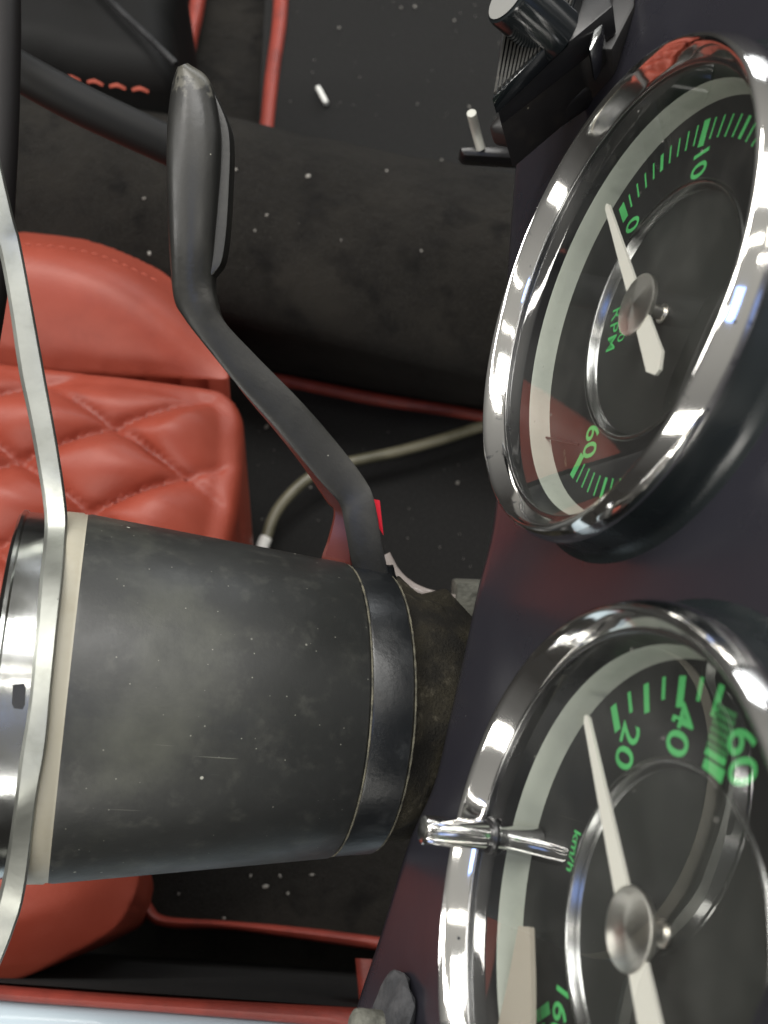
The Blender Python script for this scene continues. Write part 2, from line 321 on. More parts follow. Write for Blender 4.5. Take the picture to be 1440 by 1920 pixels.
# transmission tunnel: swept along the car between its base on the driver's side and its far base
def line_y(p, q, x):                                     # y of the line through p and q at the given x
    t = (x - p.x) / (q.x - p.x); return p.y + t * (q.y - p.y)
B1, B2 = at_h(430, 680, 0.0), at_h(910, 775, 0.0)
K1, K2 = at_h(430, 500, .165), at_h(900, 600, .165)
T1, T2 = at_h(440, 237, .165), at_h(955, 338, .165)
v = []; f = []; xs = np.linspace(-.75, .7, 60).tolist(); m = 0
for x in xs:
    yb, yk, yt = line_y(B1, B2, x), line_y(K1, K2, x), line_y(T1, T2, x)
    w = yt - yk
    k0 = yk - .014; prof = [(yb, 0), (yb + .4 * (k0 - yb), .055), (yb + .8 * (k0 - yb), .105)]
    prof += [(k0 + (.62 * w + .014) * t, .122 + .054 * math.sqrt(1 - (1 - t) ** 2)) for t in (.0, .02, .06, .12, .2, .32, .46, .62, .8, 1.0)]
    prof += [(yk + w * t, .176 - .012 * ((t - .62) / .38) ** 2) for t in (.75, .88, 1.0)] + [(yt + .015, .155), (yt + .03, .10), (yt + .035, 0)]
    m = len(prof)
    for (y, z) in prof: v.append((x, y, z + .0015 * math.sin(x * 31 + y * 60) + .001 * math.sin(x * 83)))
for i in range(len(xs) - 1):
    for j in range(m - 1): f.append((i * m + j, (i + 1) * m + j, (i + 1) * m + j + 1, i * m + j + 1))
tag(obj('carpeted_tunnel', v, f, M['carpet'], smooth=180), kind='structure')

def strip(name, Lp, Rp, h, th, mat_, parent=None, crown=.004, k=5):
    """a bound edge lying on the plane of height h"""
    A = catmull([at_h(*p, h) for p in Lp], k); B = catmull([at_h(*p, h) for p in Rp], k); v = []; f = []
    us = [0, 0, .2, .5, .8, 1, 1]; hs = [-th, 0, crown * .75, crown, crown * .75, 0, -th]
    for a, b in zip(A, B):
        for u, hh in zip(us, hs): v.append(a.lerp(b, u) + Vector((0, 0, hh)))
    c = len(us)
    for i in range(len(A) - 1):
        for j in range(c - 1): f.append((i * c + j, i * c + j + 1, (i + 1) * c + j + 1, (i + 1) * c + j))
    f.append(tuple(range(c))); f.append(tuple((len(A) - 1) * c + j for j in range(c)))
    return obj(name, v, f, mat_, parent, smooth=60)
# passenger floor mats with red bound edges
t = thing('floor_mat', 'black floor mat with straight red bound edge beyond the carpeted tunnel, under the round knob', 'floor mat', at_h(760, 120, 0))
MBx = MB().add(*sheet_px([(505, -160), (480, 330), (1120, 430), (1200, -160)], .006, .008)).build('carpet', M['mat'], t, smooth=0)
strip('binding', [(516, -160), (512, 20), (497, 140), (477, 330)], [(545, -160), (539, 20), (523, 140), (503, 330)], .0075, .008, M['piping'], t)
t = thing('floor_mat', 'black floor mat whose red edge ends behind the tip of the grey paddle', 'floor mat', at_h(180, 30, 0))
MB().add(*sheet_px([(-400, -160), (-400, 330), (330, 330), (340, 100), (372, -160)], .006, .008)).build('carpet', M['mat'], t, smooth=0)
strip('binding', [(372, -160), (356, 0), (345, 70), (322, 240)], [(405, -160), (382, 0), (366, 80), (345, 240)], .0075, .008, M['piping'], t)
# driver's mat
t = thing('floor_mat', "driver's black floor mat with a red edge along the carpeted tunnel", 'floor mat', at_h(700, 950, 0))
MB().add(*sheet_px([(380, 700), (430, 690), (910, 784), (1150, 830), (1150, 1500), (380, 1500)], .004, .010)).build('carpet', M['mat'], t, smooth=0)
strip('binding', [(380, 680), (430, 688), (530, 702), (700, 735), (880, 765), (1000, 790)], [(380, 700), (430, 706), (530, 722), (700, 757), (880, 784), (1000, 810)], .006, .010, M['piping'], t)
t = thing('side_mat', 'worn black carpet panel with red piped corner below the steering column', 'carpet panel', at_h(550, 1650, .05))
MB().add(*sheet_px([(262, 1500), (268, 1660), (285, 1705), (310, 1722), (560, 1745), (700, 1772), (900, 1800), (900, 1400), (500, 1400)], .05, .05)).build('carpet', M['carpet'], t, smooth=0)
strip('binding', [(270, 1600), (272, 1660), (286, 1697), (312, 1718), (420, 1726), (560, 1738), (700, 1755), (860, 1775)],
      [(252, 1600), (252, 1668), (272, 1718), (308, 1738), (420, 1742), (560, 1760), (700, 1780), (860, 1802)], .052, .045, M['piping'], t, .005)
# sill of the door opening
t = thing('door_sill', 'red piped sill edge above pale blue bodywork at the door opening', 'sill', at_h(300, 1890, .22))
strip('piping', [(-300, 1822), (0, 1850), (300, 1872), (640, 1890), (690, 1893), (900, 1905)], [(-300, 1850), (0, 1876), (300, 1898), (640, 1926), (690, 1930), (900, 1945)], .225, .04, M['piping'], t, .005)
a = [at_h(x, y, .222) for x, y in [(-300, 1848), (0, 1873), (300, 1896), (640, 1922), (900, 1943)]]
d1, d2 = -LF, 0
v = []; f = []
for p in a:
    for (dy, dz) in ((0, -.03), (0, 0), (-.004, .003), (-.01, .004), (-.06, .002), (-.075, -.006), (-.08, -.03)):
        v.append(p + Vector((0, dy, dz)))
for i in range(4):
    for j in range(6): f.append((i * 7 + j, i * 7 + j + 1, (i + 1) * 7 + j + 1, (i + 1) * 7 + j))
obj('body_panel', v, f, M['paint'], t, smooth=60)
# dark inner side of the sill between mat and piping
a = [at_h(-300, 1822, .215), at_h(900, 1905, .215)]
b = [p + Vector((0, .012, -.225)) for p in a]
obj('inner_side', a + b, [(0, 1, 3, 2)], M['mat'], t, smooth=0)
tr = strip('door_trim', [(668, 1797), (672, 1840), (676, 1885)], [(730, 1800), (728, 1850), (724, 1885)], .20, .02, M['piping'])
tag(tr, 'short upright red trim strip beside the lower dashboard edge', 'trim strip')

# ------------------------------------------------------------------ seat
SH = .215
seat = thing('driver_seat', 'red quilted leather driver seat with plain side bolsters', 'seat', at_h(200, 850, 0))
O = at_h(210, 790, SH); v1 = at_h(345, 883, SH) - O; v2 = at_h(383, 728, SH) - O
Bm = np.linalg.inv(np.array([[v1.x, v2.x], [v1.y, v2.y]])); l1 = v1.length; l2 = v2.length
sx = abs(v1.x * v2.y - v1.y * v2.x)
def quilt(P, sd):
    st = (P - np.array([O.x, O.y])) @ Bm.T
    a = np.abs(np.sin(np.pi * st[:, 0])); b = np.abs(np.sin(np.pi * st[:, 1])); k = 1.0 if sd is None else (lambda t: .2 + .8 * t * t * (3 - 2 * t))(np.clip(sd / .045, 0, 1))
    w = .0012 * np.sin(P[:, 0] * 120 + 2 * np.sin(P[:, 1] * 95)) * np.sin(P[:, 1] * 140)
    return k * (.0235 * (a * b) ** .40 + w * a * b) - .013
out = [(-260, 668), (0, 690), (100, 701), (280, 722), (390, 737), (432, 752), (455, 790), (457, 850), (452, 930), (438, 1010), (415, 1100), (370, 1300), (240, 1460), (-260, 1500)]
v, f = pillow(out, SH, .024, .16, .0022, quilt, None, .1, 0); obj('quilted_cushion', v, f, M['leather'], seat, smooth=180)
def stitches(name, pts, parent, ln=.0040, gap=.0022, r=.0006, tp=.6):
    mb = MB(); Q = catmull(pts, 12); acc = 0; 
    L = [0]
    for i in range(1, len(Q)): L.append(L[-1] + (Q[i] - Q[i - 1]).length)
    P = np.array([tuple(q) for q in Q]); s = 0
    pt = lambda s: Vector([float(np.interp(s, L, P[:, k])) for k in range(3)])
    while s + ln < L[-1]:
        a, b = pt(s), pt(s + ln); mm = (a + b) / 2 + Vector((0, 0, r * 1.0)); mb.add(*tube([a, mm, b], [r * tp, r, r * tp], 6, 2)); s += ln + gap
    o = mb.build(name, M['thread'], parent, smooth=60); o['kind'] = 'stuff'; return o
def qz(p):
    return Vector((p.x, p.y, SH + float(quilt(np.array([[p.x, p.y]]), None)[0]) + .0022))
cq = np.array([tuple(at_h(x, y, SH - .022))[:2] for x, y in out])
for k in (-2, -1, 0, 1, 2):
    pts = [O + v1 * s + v2 * k for s in np.linspace(-3, 3, 61).tolist()]
    sd_ = poly_sd(np.array([(p.x, p.y) for p in pts]), cq)[0]
    pts = [qz(p) for p, d in zip(pts, sd_) if d > .018]
    if len(pts) > 4: stitches('stitching', pts, seat)
def bolster_h(cx, cy, amp):
    c = at_h(cx, cy, SH)
    return lambda P, sd: amp * (1 - (1 - np.clip(sd / .085, 0, 1)) ** 2)
out = [(-260, 450), (-60, 432), (30, 437), (120, 443), (200, 462), (270, 492), (318, 520), (365, 578), (402, 640), (428, 700), (400, 712), (200, 704), (0, 690), (-260, 670)]
v, f = pillow(out, .250, .062, .16, .0018, None, .11, .1, 150); obj('side_bolster', v, f, M['leather'], seat, smooth=180)
stitches('stitching', [at_h(x, y, .238) for x, y in [(-60, 452), (30, 458), (120, 465), (195, 482), (260, 510), (300, 530)]], seat)
out = [(-260, 1500), (100, 1500), (258, 1560), (264, 1640), (247, 1695), (215, 1742), (140, 1787), (0, 1850), (-260, 1905)]
v, f = pillow(out, .255, .065, .16, .0018, None, .11, .45, 150); obj('side_bolster', v, f, M['leather'], seat, smooth=180)

# ------------------------------------------------------------------ dashboard
NC = Vector((-.929, .238, .283)).normalized()
G1 = Vector((67.86, 50.236, -253.41)) * .001; G2 = Vector((51.812, -80.843, -194.857)) * .001
ERC = (G2 - G1); ERC = (ERC - ERC.dot(NC) * NC).normalized(); EUC = NC.cross(ERC)
ND, ER, EU = ROT @ NC, ROT @ ERC, ROT @ EUC
g1w, g2w = c2w(G1), c2w(G2)
dq = g1w + ND * .0014
edge = [(992, -260), (984, 0), (975, 200), (967, 285), (952, 470), (940, 700), (925, 960), (893, 1106), (870, 1215), (841, 1343), (811, 1470), (764, 1580), (714, 1743), (671, 1873), (600, 2100)]
E = catmull([at_pl(x, y, dq, ND) for x, y in edge], 18)
db = thing('dashboard', 'dark glossy dashboard panel behind the two green-lettered gauges', 'dashboard', E[len(E) // 2])
prof = [(.000, -.060), (-.004, -.020), (-.0035, -.010), (-.001, -.0035), (.0035, -.0004), (.0065, 0)] + [(.0095 + .003 * i, 0) for i in range(60)] + [(.25, 0), (.30, 0)]
v = []; f = []; c = len(prof)
for e in E:
    for a, b in prof: v.append(e + EU * (a - .0032) + ND * b)
for i in range(len(E) - 1):
    for j in range(c - 1):
        q = (i * c + j, i * c + j + 1, (i + 1) * c + j + 1, (i + 1) * c + j); m_ = (v[q[0]] + v[q[2]]) / 2
        if j > 4 and any((m_ - gw - ND * (m_ - gw).dot(ND)).length < .0595 for gw in (g1w, g2w)): continue     # the cut-outs the gauges sit in
        f.append(q)
obj('dash_panel', v, f, M['dash'], db, smooth=60)

# ------------------------------------------------------------------ gauges (local frame: x dial right, y dial up, z towards the driver)
TH = math.radians(16.3); mm = .001
EX = ER * math.cos(TH) - EU * math.sin(TH); EY = ER * math.sin(TH) + EU * math.cos(TH)
def frame(o): return Matrix.Translation(o) @ Matrix((EX, EY, ND)).transposed().to_4x4()
def ring_prof(R, hc, rr, hh, n=20):
    return [((R + rr * math.cos(2 * math.pi * i / n)), hc + hh * math.sin(2 * math.pi * i / n)) for i in range(n)]
def sc(p): return [(r * mm, h * mm) for r, h in p]
def text_mesh(txt, size, bold=.012, gap=1.0):
    cu = bpy.data.curves.new('t', 'FONT'); cu.body = txt; cu.size = size; cu.align_x = 'CENTER'; cu.align_y = 'CENTER'; cu.offset = size * bold; cu.space_character = gap; cu.resolution_u = 6
    o = bpy.data.objects.new('t', cu); COL.objects.link(o); dg = bpy.context.evaluated_depsgraph_get(); dg.update()
    me = bpy.data.meshes.new_from_object(o.evaluated_get(dg)); bpy.data.objects.remove(o); bpy.data.curves.remove(cu); return me
def num(txt, x, y, size, rot, parent, h=.12, sx=1.12, m='green', name='numeral', bold=.012, gap=1.0):
    me = text_mesh(txt, size * mm, bold, gap); me.materials.clear(); me.materials.append(M[m]); me.name = name
    o = bpy.data.objects.new(name, me); COL.objects.link(o); o.parent = parent; o.location = (x * mm, y * mm, h * mm); o.rotation_euler = (0, 0, rot); o.scale = (sx, 1, 1); return o
TICKS = {}
def tick(ang, r0, r1, w, parent, m='green'):
    k = (round(r0, 1), round(r1, 1), round(w, 2), m)
    if k not in TICKS:
        me = bpy.data.meshes.new('tick_mark'); z = .10
        me.from_pydata([(-w / 2 * mm, r0 * mm, z * mm), (w / 2 * mm, r0 * mm, z * mm), (w / 2 * mm, r1 * mm, z * mm), (-w / 2 * mm, r1 * mm, z * mm)], [], [(0, 1, 2, 3)]); me.materials.append(M[m]); TICKS[k] = me
    o = bpy.data.objects.new('tick_mark', TICKS[k]); COL.objects.link(o); o.parent = parent; o.rotation_euler = (0, 0, -math.radians(ang)); return o
def needle_mesh(ang, tip, tail, w0, w1, parent, h):
    a = math.radians(ang); d = Vector((math.sin(a), math.cos(a), 0)); s = Vector((math.cos(a), -math.sin(a), 0)); v = []
    pts = [(tip, .35), (tip - 1.2, w0 / 2), (4, w1 / 2), (-tail + 5, w1 / 2 * 1.55), (-tail + 4, w1 / 2 * 1.6), (-tail, .9)]
    up_ = [d * (r * mm) + s * (q * mm) for r, q in pts] + [d * (r * mm) - s * (q * mm) for r, q in reversed(pts)]
    n = len(up_); v = [p + Vector((0, 0, (h + .5) * mm)) for p in up_] + [p + Vector((0, 0, (h - .3) * mm)) for p in up_]
    f = [tuple(range(n)), tuple(range(2 * n - 1, n - 1, -1))] + [(i, (i + 1) % n, n + (i + 1) % n, n + i) for i in range(n)]
    return obj('needle', v, f, M['needle'], parent, smooth=0, local=True)
def gauge(name, label, origin):
    g = thing(name, label, 'gauge', mat=frame(origin))
    def part(nm, pr, m, par=g, closed=False, n=128, smooth=40):
        v, f = lathe(sc(pr), n, closed); return obj(nm, v, f, M[m], par, smooth=smooth, local=True)
    part('housing', [(60.2, 12.1), (61.5, 11.7), (62.0, 10.2), (62.6, 5), (63.2, 2.9), (64.4, 2.0), (65.2, 1.3)], 'rubber')
    part('bezel', [(56.3, 12.2), (56.4, 12.9), (57.0, 14.1), (57.9, 15.8), (58.8, 17.4), (59.3, 18.0), (59.9, 18.35), (60.4, 18.2), (60.9, 17.5), (61.7, 15.9), (62.3, 14.3), (62.7, 13.0), (62.6, 12.3), (61.7, 11.9)], 'pitted')
    part('inner_wall', [(56.6, 13.2), (56.0, 12.6), (55.6, 11.5), (54.9, 5.8)], 'black')
    part('glass_seat', ring_prof(56.2, 12.9, .45, .45, 10), 'lip', closed=True)
    part('light_ring', [(54.9, 5.8), (54.6, 5.4), (53.9, 2.6), (53.1, 0.05)], 'ring')
    dial = part('dial', [(55.3, 0), (33.6, 0)], 'dial', smooth=0)
    part('inner_lip', [(33.5, 0.0), (33.2, .35), (32.8, .45), (32.4, .3), (32.1, 0), (31.7, -1.6), (31.2, -2.4)], 'lip')
    v, f = disc(31.4 * mm, -2.4 * mm); well = obj('centre_disc', v, f, M['well'], g, smooth=0, local=True)
    v, f = disc(56.0 * mm, 12.3 * mm); obj('glass', v, f, M['glass'], g, smooth=0, local=True)
    v, f = lathe(sc([(1.7, 4.2), (1.7, -1.9), (2.6, -1.9), (2.6, -2.3)]), 24); obj('spindle', v, f, M['cap'], g, local=True)
    v, f = lathe(sc([(0.001, 6.5), (7.2, 6.0), (7.9, 5.7), (8.0, 5.2), (7.8, 4.6), (0.001, 4.2)]), 64); obj('needle_cap', v, f, M['cap'], g, local=True, smooth=50)
    return g, dial, well
g, dial, well = gauge('tachometer', 'upper round gauge reading RPM with green numerals 0, 10 and 60', g1w)
for k in range(0, 61):
    ang = -125.8 + 4.66 * k if k < 27 else 125.8 - 4.64 * (60 - k)
    if 27 <= k < 33: ang = -125.8 + 4.66 * 26.5 + (k - 26.5) * .1 * 0 + (k - 27) * 1.0 * 0 + (125.8 - 4.64 * 27 - (-125.8 + 4.66 * 26)) * (k - 26) / 7
    big = k % 10 == 0; mid = k % 5 == 0
    tick(ang, 42.0 if big else 43.2, 49.0 if big else 48.6, 2.6 if big else 1.35 if mid else .7, dial)
def rot_of(ax, ay): return -TH * 0
loc = lambda x, y: (x * math.cos(TH) - y * math.sin(TH), x * math.sin(TH) + y * math.cos(TH))
num('0', *loc(-35.2, -10.9), 9.0, 0, dial, sx=1.05)
num('10', *loc(-32.8, 18.6), 9.0, 0, dial, sx=1.0)
for k, a in ((30, 0), (40, 36)):
    num(str(k), 36 * math.sin(math.radians(a)), 36 * math.cos(math.radians(a)), 8.6, 0, dial, sx=1.0)
num('60', *loc(23.6, -29.2), 9.6, 0, dial, sx=1.0)
num('RPM', -2.3, -24.7, 6.6, 0, well, h=-2.3, sx=1.0, bold=.002, gap=1.12, name='lettering'); num('x100', -2.4, -19.7, 5.0, 0, well, h=-2.3, sx=1.0, bold=.002, name='lettering')
num('OIL TEMP', *loc(22.8, -42.6), 1.3, math.radians(30), dial, m='faint', name='small_lettering')
needle_mesh(-109.6 - 16.3, 46.5, 26, 1.8, 4.2, g, 5.0)
# a dark clip that bridges the light ring, and a screw in the centre disc
a0 = loc(12.1, -52.1); a1 = loc(22.0, -34.8)
v, f = tube([Vector((a0[0] * mm, a0[1] * mm, 1.2 * mm)), Vector((a1[0] * mm, a1[1] * mm, .5 * mm))], .00035, 6, 1); obj('stop_wire', v, f, M['black'], g, local=True)
v, f = lathe(sc([(0.001, .9), (1.2, .8), (1.5, 0), (1.5, -.5)]), 20); s_ = obj('screw', v, f, M['black'], well, local=True); s_.location = (15 * mm, 2 * mm, -2.4 * mm)

g, dial, well = gauge('speedometer', 'lower round gauge with green numerals 20 and 40 and a chrome knob', g2w)
for k in range(0, 36):
    ang = -108.1 - 16.3 + 7.5 * k
    if 7 <= k <= 8: continue
    if ang > 150: break
    big = k % 4 == 0; mid = k % 2 == 0
    tick(ang, 43.2 if mid else 45.0, 49.6 if mid else 49.8, 2.3 if big else 1.9 if mid else 1.2, dial)
num('20', *loc(-37.3, -10.0), 9.8, math.radians(-8), dial, sx=1.05)
num('40', *loc(-37.8, 8.9), 10.4, math.radians(-8), dial, sx=1.05)
num('60', *loc(-30.0, 27.0), 11, math.radians(16), dial, sx=1.0)
for k, a in ((80, -20), (100, 22), (120, 62), (140, 104)):
    num(str(k), 36 * math.sin(math.radians(a)), 36 * math.cos(math.radians(a)), 8.6, 0, dial, sx=1.0)
num('160', *loc(16.5, -34.6), 8.6, 0, dial, sx=1.0)
tick(157.8 - 16.3, 42, 48, 2.6, dial)
num('km/h', -7.2, -34.2, 4.2, math.radians(-4), dial, name='small_lettering')
for k in range(8):                                        # the fan of short bars under the 60
    p = Vector((-39.0, 23.4)).lerp(Vector((-29.6, 19.3)), k / 7); x, y = loc(p.x, p.y); w = .55 if k < 6 else (.7 if k == 6 else 1.6)
    if k == 7: p = Vector((-28.2, 19)); x, y = loc(p.x, p.y)
    dx, dy = loc(3.0, 3.4) if False else (loc(1.6, 2.9)); L_ = Vector((dx, dy)); s_ = Vector((-dy, dx)).normalized() * w
    q = [Vector((x, y)) - L_ - s_, Vector((x, y)) + L_ - s_, Vector((x, y)) + L_ + s_, Vector((x, y)) - L_ + s_]
    obj('tick_mark', [(a.x * mm, a.y * mm, .11 * mm) for a in q], [(0, 1, 2, 3)], M['dim' if k < 6 else 'green'], dial, smooth=0, local=True)
num('SHIFT UP', *loc(19, -42.5), 1.3, math.radians(34), dial, m='faint', name='small_lettering')
w2g = lambda p: g.matrix_basis.inverted() @ p
needle_mesh(-112.5 - 16.3, 48.0, 34, 2.0, 5.0, g, 5.0)
q_ = [w2g(at_pl(x, y, g2w + ND * .0062, ND)) for x, y in [(972, 1736), (993, 1738), (996, 1830), (996, 1960), (925, 1960), (950, 1850)]]  # cream strip standing in for a pale reflection in the glass
obj('reflection_strip', q_ + [p - Vector((0, 0, .0012)) for p in q_], [tuple(range(6)), tuple(range(11, 5, -1))] + [(i, (i + 1) % 6, 6 + (i + 1) % 6, 6 + i) for i in range(6)], mat('cream_reflection', (.40, .36, .30), .5), g, smooth=0, local=True)
# trip reset knob standing out of the glass
def w2l(o, p): return o.matrix_basis.inverted() @ p
A_ = w2l(g, at_pl(925, 1567, g2w + ND * .0124, ND))
best = None
for d in np.linspace(.12, .26, 200).tolist():                      # the knob leaves the dial square on: choose the end nearest the dial's normal
    q = w2l(g, at_d(792, 1556, d)); dv = q - A_; e = math.hypot(dv.x, dv.y) / abs(dv.z + 1e-9) if dv.z > 0 else 9
    if best is None or e < best[0]: best = (e, q)
B_ = best[1]; dirn = (B_ - A_).normalized(); Lk = (B_ - A_).length
qk = dirn.to_track_quat('Z', 'Y').to_matrix()
v, f = lathe([(.0030, 0), (.0033, Lk * .03), (.0033, Lk * .96), (.00315, Lk * .99), (.0028, Lk), (.0001, Lk)], 32)
obj('reset_knob', [A_ + qk @ Vector(p) for p in v], f, M['chrome'], g, local=True)
sl_ = (A_.z - .0003) / dirn.z
v, f = lathe([(.0029, -sl_), (.0029, .0004)], 24); obj('knob_stem', [A_ + qk @ Vector(p) for p in v], f, M['chrome'], g, local=True)
gl = A_ + dirn * .0008
v, f = lathe([(.0041, -.0006), (.0043, .0002), (.0040, .0008), (.0030, .0009)], 24)
obj('knob_grommet', [gl + qk @ Vector(p) for p in v], f, M['black'], g, local=True)

# ------------------------------------------------------------------ steering column
K = 1.55
AC = Vector((-64.64, -37.26, -208.9)) * .001 * K; AX = Vector((.957, -.103, -.272)).normalized()
aw = c2w(AC); ax = ROT @ AX; side = ax.cross(Vector((0, 0, 1))).normalized(); upv = side.cross(ax)
def caxis(o): return Matrix.Translation(o) @ Matrix((side, upv, ax)).transposed().to_4x4()
col = thing('steering_column', 'thick worn black steering column sleeve with cream ring', 'steering column', mat=caxis(aw))
def cp(nm, pr, m, par=col, n=128, smooth=40):
    v, f = lathe(pr, n); return obj(nm, v, f, M[m], par, smooth=smooth, local=True)
r0, r1, r2 = .0370 * K, .0370 * .861 * K, .0370 * .824 * K; s1, s2 = .0556 * K, .0649 * K
cp('spacer_ring', [(.02, -.0075), (r0 - .0008, -.0075), (r0 + .0002, -.0068), (r0 + .0002, -.0018), (r0 - .0002, -.0012), (r0 - .0002, 0)], 'cream')
cp('sleeve', [(r0 - .0012, -.0012), (r0 - .0002, -.0004), (r0, .0008), (r0 - (r0 - r1) * .5, s1 * .5), (r1, s1 - .001), (r1 - .0008, s1 - .0002), (r1 - .002, s1)], 'sleeve')
cp('collar', [(r1 - .002, s1 - .001), (r1 - .0009, s1 + .0004), (r1 - .0006, s1 + .0012), (r2 + .0006, s2 - .001), (r2 - .0006, s2), (r2 - .003, s2 + .0003)], 'collar')
def ragged(r, z, w):
    v, f = lathe(ring_prof(r / mm, z / mm, w / mm, w / mm, 6) and [((r + w * math.cos(t)), z + w * math.sin(t)) for t in np.linspace(0, 2 * math.pi, 6, endpoint=False).tolist()], 160, True)
    return [Vector(p) * (1 + .0012 * math.sin(i * 12.9) * math.sin(i * .37)) for i, p in enumerate(v)], f
for r, z in ((r1 - .0007, s1 + .0002), (r2 - .0004, s2 + .0001)):
    v, f = ragged(r, z, .00034); obj('seam', v, f, M['seam'], col, local=True)
# dust caked clamp behind the collar: a lumpy tapered body with a square shoulder
v, f = lathe([(r2 - .003, s2), (r2 - .004, s2 + .004), (r2 - .006, s2 + .012), (r2 - .0065, s2 + .022), (r2 - .012, s2 + .034), (r2 - .018, s2 + .05), (.01, s2 + .055)], 96)
nv = []
for i, p in enumerate(v):
    a = math.atan2(p[1], p[0]); k = 1 + .05 * math.sin(3 * a + p[2] * 300) + .02 * math.sin(9 * a - p[2] * 700) + .012 * math.sin(17 * a)
    nv.append(Vector((p[0] * k, p[1] * k, p[2])))
obj('dusty_clamp', nv, f, M['fuzz'], col, local=True, smooth=60)
sh = [(735, 1110), (770, 1118), (825, 1134), (842, 1148), (850, 1185), (866, 1215), (850, 1300), (800, 1260), (770, 1180)]
cc = [at_d(x, y, .338) for x, y in sh]; n = len(cc)
o = obj('clamp_lug', cc + [p + AWAY * .03 for p in cc], [tuple(range(n)), tuple(range(2 * n - 1, n - 1, -1))] + [(i, (i + 1) % n, n + (i + 1) % n, n + i) for i in range(n)], M['fuzz'], col); bevel(o, .003, 3)

# ------------------------------------------------------------------ steering wheel: spoke plate, chrome hub, rim
wh = thing('steering_wheel', 'steering wheel hub with a bent flat aluminium spoke and black rim', 'steering wheel', mat=caxis(aw - ax * .015))
Lp = [(-60, 180), (-22, 400), (0, 480), (17, 573), (35, 695), (52, 775), (69, 869), (81, 945), (83, 1000), (74, 1090), (65, 1204), (53, 1326), (36, 1428), (24, 1529), (4, 1651), (-28, 1760), (-70, 1860)]
Rp = [(-30, 180), (21, 400), (35, 452), (60, 585), (83, 712), (101, 810), (116, 903), (123, 965), (122, 1005), (116, 1080), (107, 1164), (95, 1285), (84, 1400), (67, 1497), (44, 1671), (22, 1749), (-10, 1830)]
dp = [.288, .293, .295, .297, .299, .300, .301, .299, .295, .280, .28, .27, .27, .27, .281, .283, .283]
def cyl_depth(px, py, R_):                                # depth where the sight line meets the hub's cylinder
    r_ = ray(px, py); o_ = Vector((0, 0, CAM_H)) - aw; u = r_ - ax * r_.dot(ax); w = o_ - ax * o_.dot(ax)
    a_, b_, c_ = u.dot(u), 2 * u.dot(w), w.dot(w) - R_ * R_; q_ = b_ * b_ - 4 * a_ * c_
    return (-b_ - math.sqrt(q_)) / (2 * a_) if q_ > 0 else None
for i in range(len(dp)):
    d_ = cyl_depth((Lp[i][0] + Rp[i][0]) / 2, (Lp[i][1] + Rp[i][1]) / 2, .0370 * K + .0030)
    if d_ and 1060 < Lp[i][1] < 1540: dp[i] = d_
print('spoke depth', [round(q, 3) for q in dp])
v, f = bar(Lp, Rp, dp, .0016, [(0, -.0010), (.14, .0001), (.16, .0002), (.5, .0003), (.96, .0002), (1, -.0001)], 6); obj('spoke', v, f, M['steel'], wh, smooth=18)
def hubp(nm, pr, m): 
    v, f = lathe(pr, 128); return obj(nm, v, f, M[m], wh, local=True, smooth=30)
rh = r0 * .985
hub = hubp('hub', [(rh - .006, .0085), (rh, .0083), (rh + .0001, .0078), (rh - .0003, .0072), (rh - .0003, -.0030), (rh + .0003, -.0036), (rh + .0003, -.0046), (rh - .0010, -.0056), (rh - .004, -.0062), (rh - .012, -.0050), (.0001, -.0045)], 'hubmetal')
# a small dark slot in the hub wall
sl = [at_d(x, y, (cyl_depth(x, y, rh - .0003) or .277) - .0002) for x, y in [(24, 1284), (44, 1282), (48, 1290), (46, 1322), (42, 1330), (26, 1328), (22, 1318)]]; n = len(sl)
obj('hub_slot', sl + [p + AWAY * .004 for p in sl], [tuple(range(n))] + [(i, (i + 1) % n, n + (i + 1) % n, n + i) for i in range(n)], M['black'], wh)
v, f = tube([at_d(x, y, d) for x, y, d in [(0, -140, .40), (4, 0, .385), (2, 150, .375), (-6, 330, .365), (-20, 520, .36), (-60, 760, .36)]], .0068, 20, 6); obj('rim', v, f, mat('matt_black_rim', (.004, .003, .003), .6, spec=.25), wh, smooth=60)

# ------------------------------------------------------------------ indicator stalk
stk = thing('indicator_lever', 'grey black indicator stalk with rounded paddle on the column collar', 'lever', at_d(695, 1078, .345))
Lp = [(333, 125), (322, 160), (314, 230), (312, 310), (314, 400), (318, 480), (326, 560), (345, 596), (375, 636), (450, 728), (520, 806), (600, 902), (636, 944), (646, 985), (656, 1040), (668, 1092)]
Rp = [(352, 118), (392, 150), (410, 225), (412, 290), (408, 370), (402, 450), (399, 520), (404, 562), (420, 602), (480, 667), (560, 748), (625, 822), (682, 896), (702, 940), (716, 1020), (732, 1092)]
dp = [.323, .322, .321, .321, .322, .323, .325, .326, .328, .332, .336, .340, .342, .342, .343, .345]
th = [.004, .006, .007, .007, .007, .007, .007, .007, .006, .006, .006, .006, .006, .006, .006, .006]
v, f = bar(Lp, Rp, dp, th, [(0, -.0035), (.05, -.0012), (.16, .0008), (.4, .0020), (.65, .0014), (.85, .0000), (.95, -.0012), (1, -.0025)], 7, crown=[1, 1, 1, 1, 1, .9, .6, .3, .2, .16, .15, .15, .15, .15, .15, .15]); obj('arm', v, f, M['stalk'], stk, smooth=50)
Lb = [(362, 138), (372, 200), (380, 270), (380, 350), (376, 430), (372, 490), (378, 520)]; Rb = [(392, 150), (428, 226), (436, 272), (434, 350), (429, 430), (420, 488), (402, 514)]
v, f = bar(Lb, Rb, [.3265] * 7, .005, [(0, 0), (.6, .001), (.9, .0006), (.97, -.0004), (1, -.0015)], 6); obj('paddle_backing', v, f, M['stalk'], stk, smooth=50)
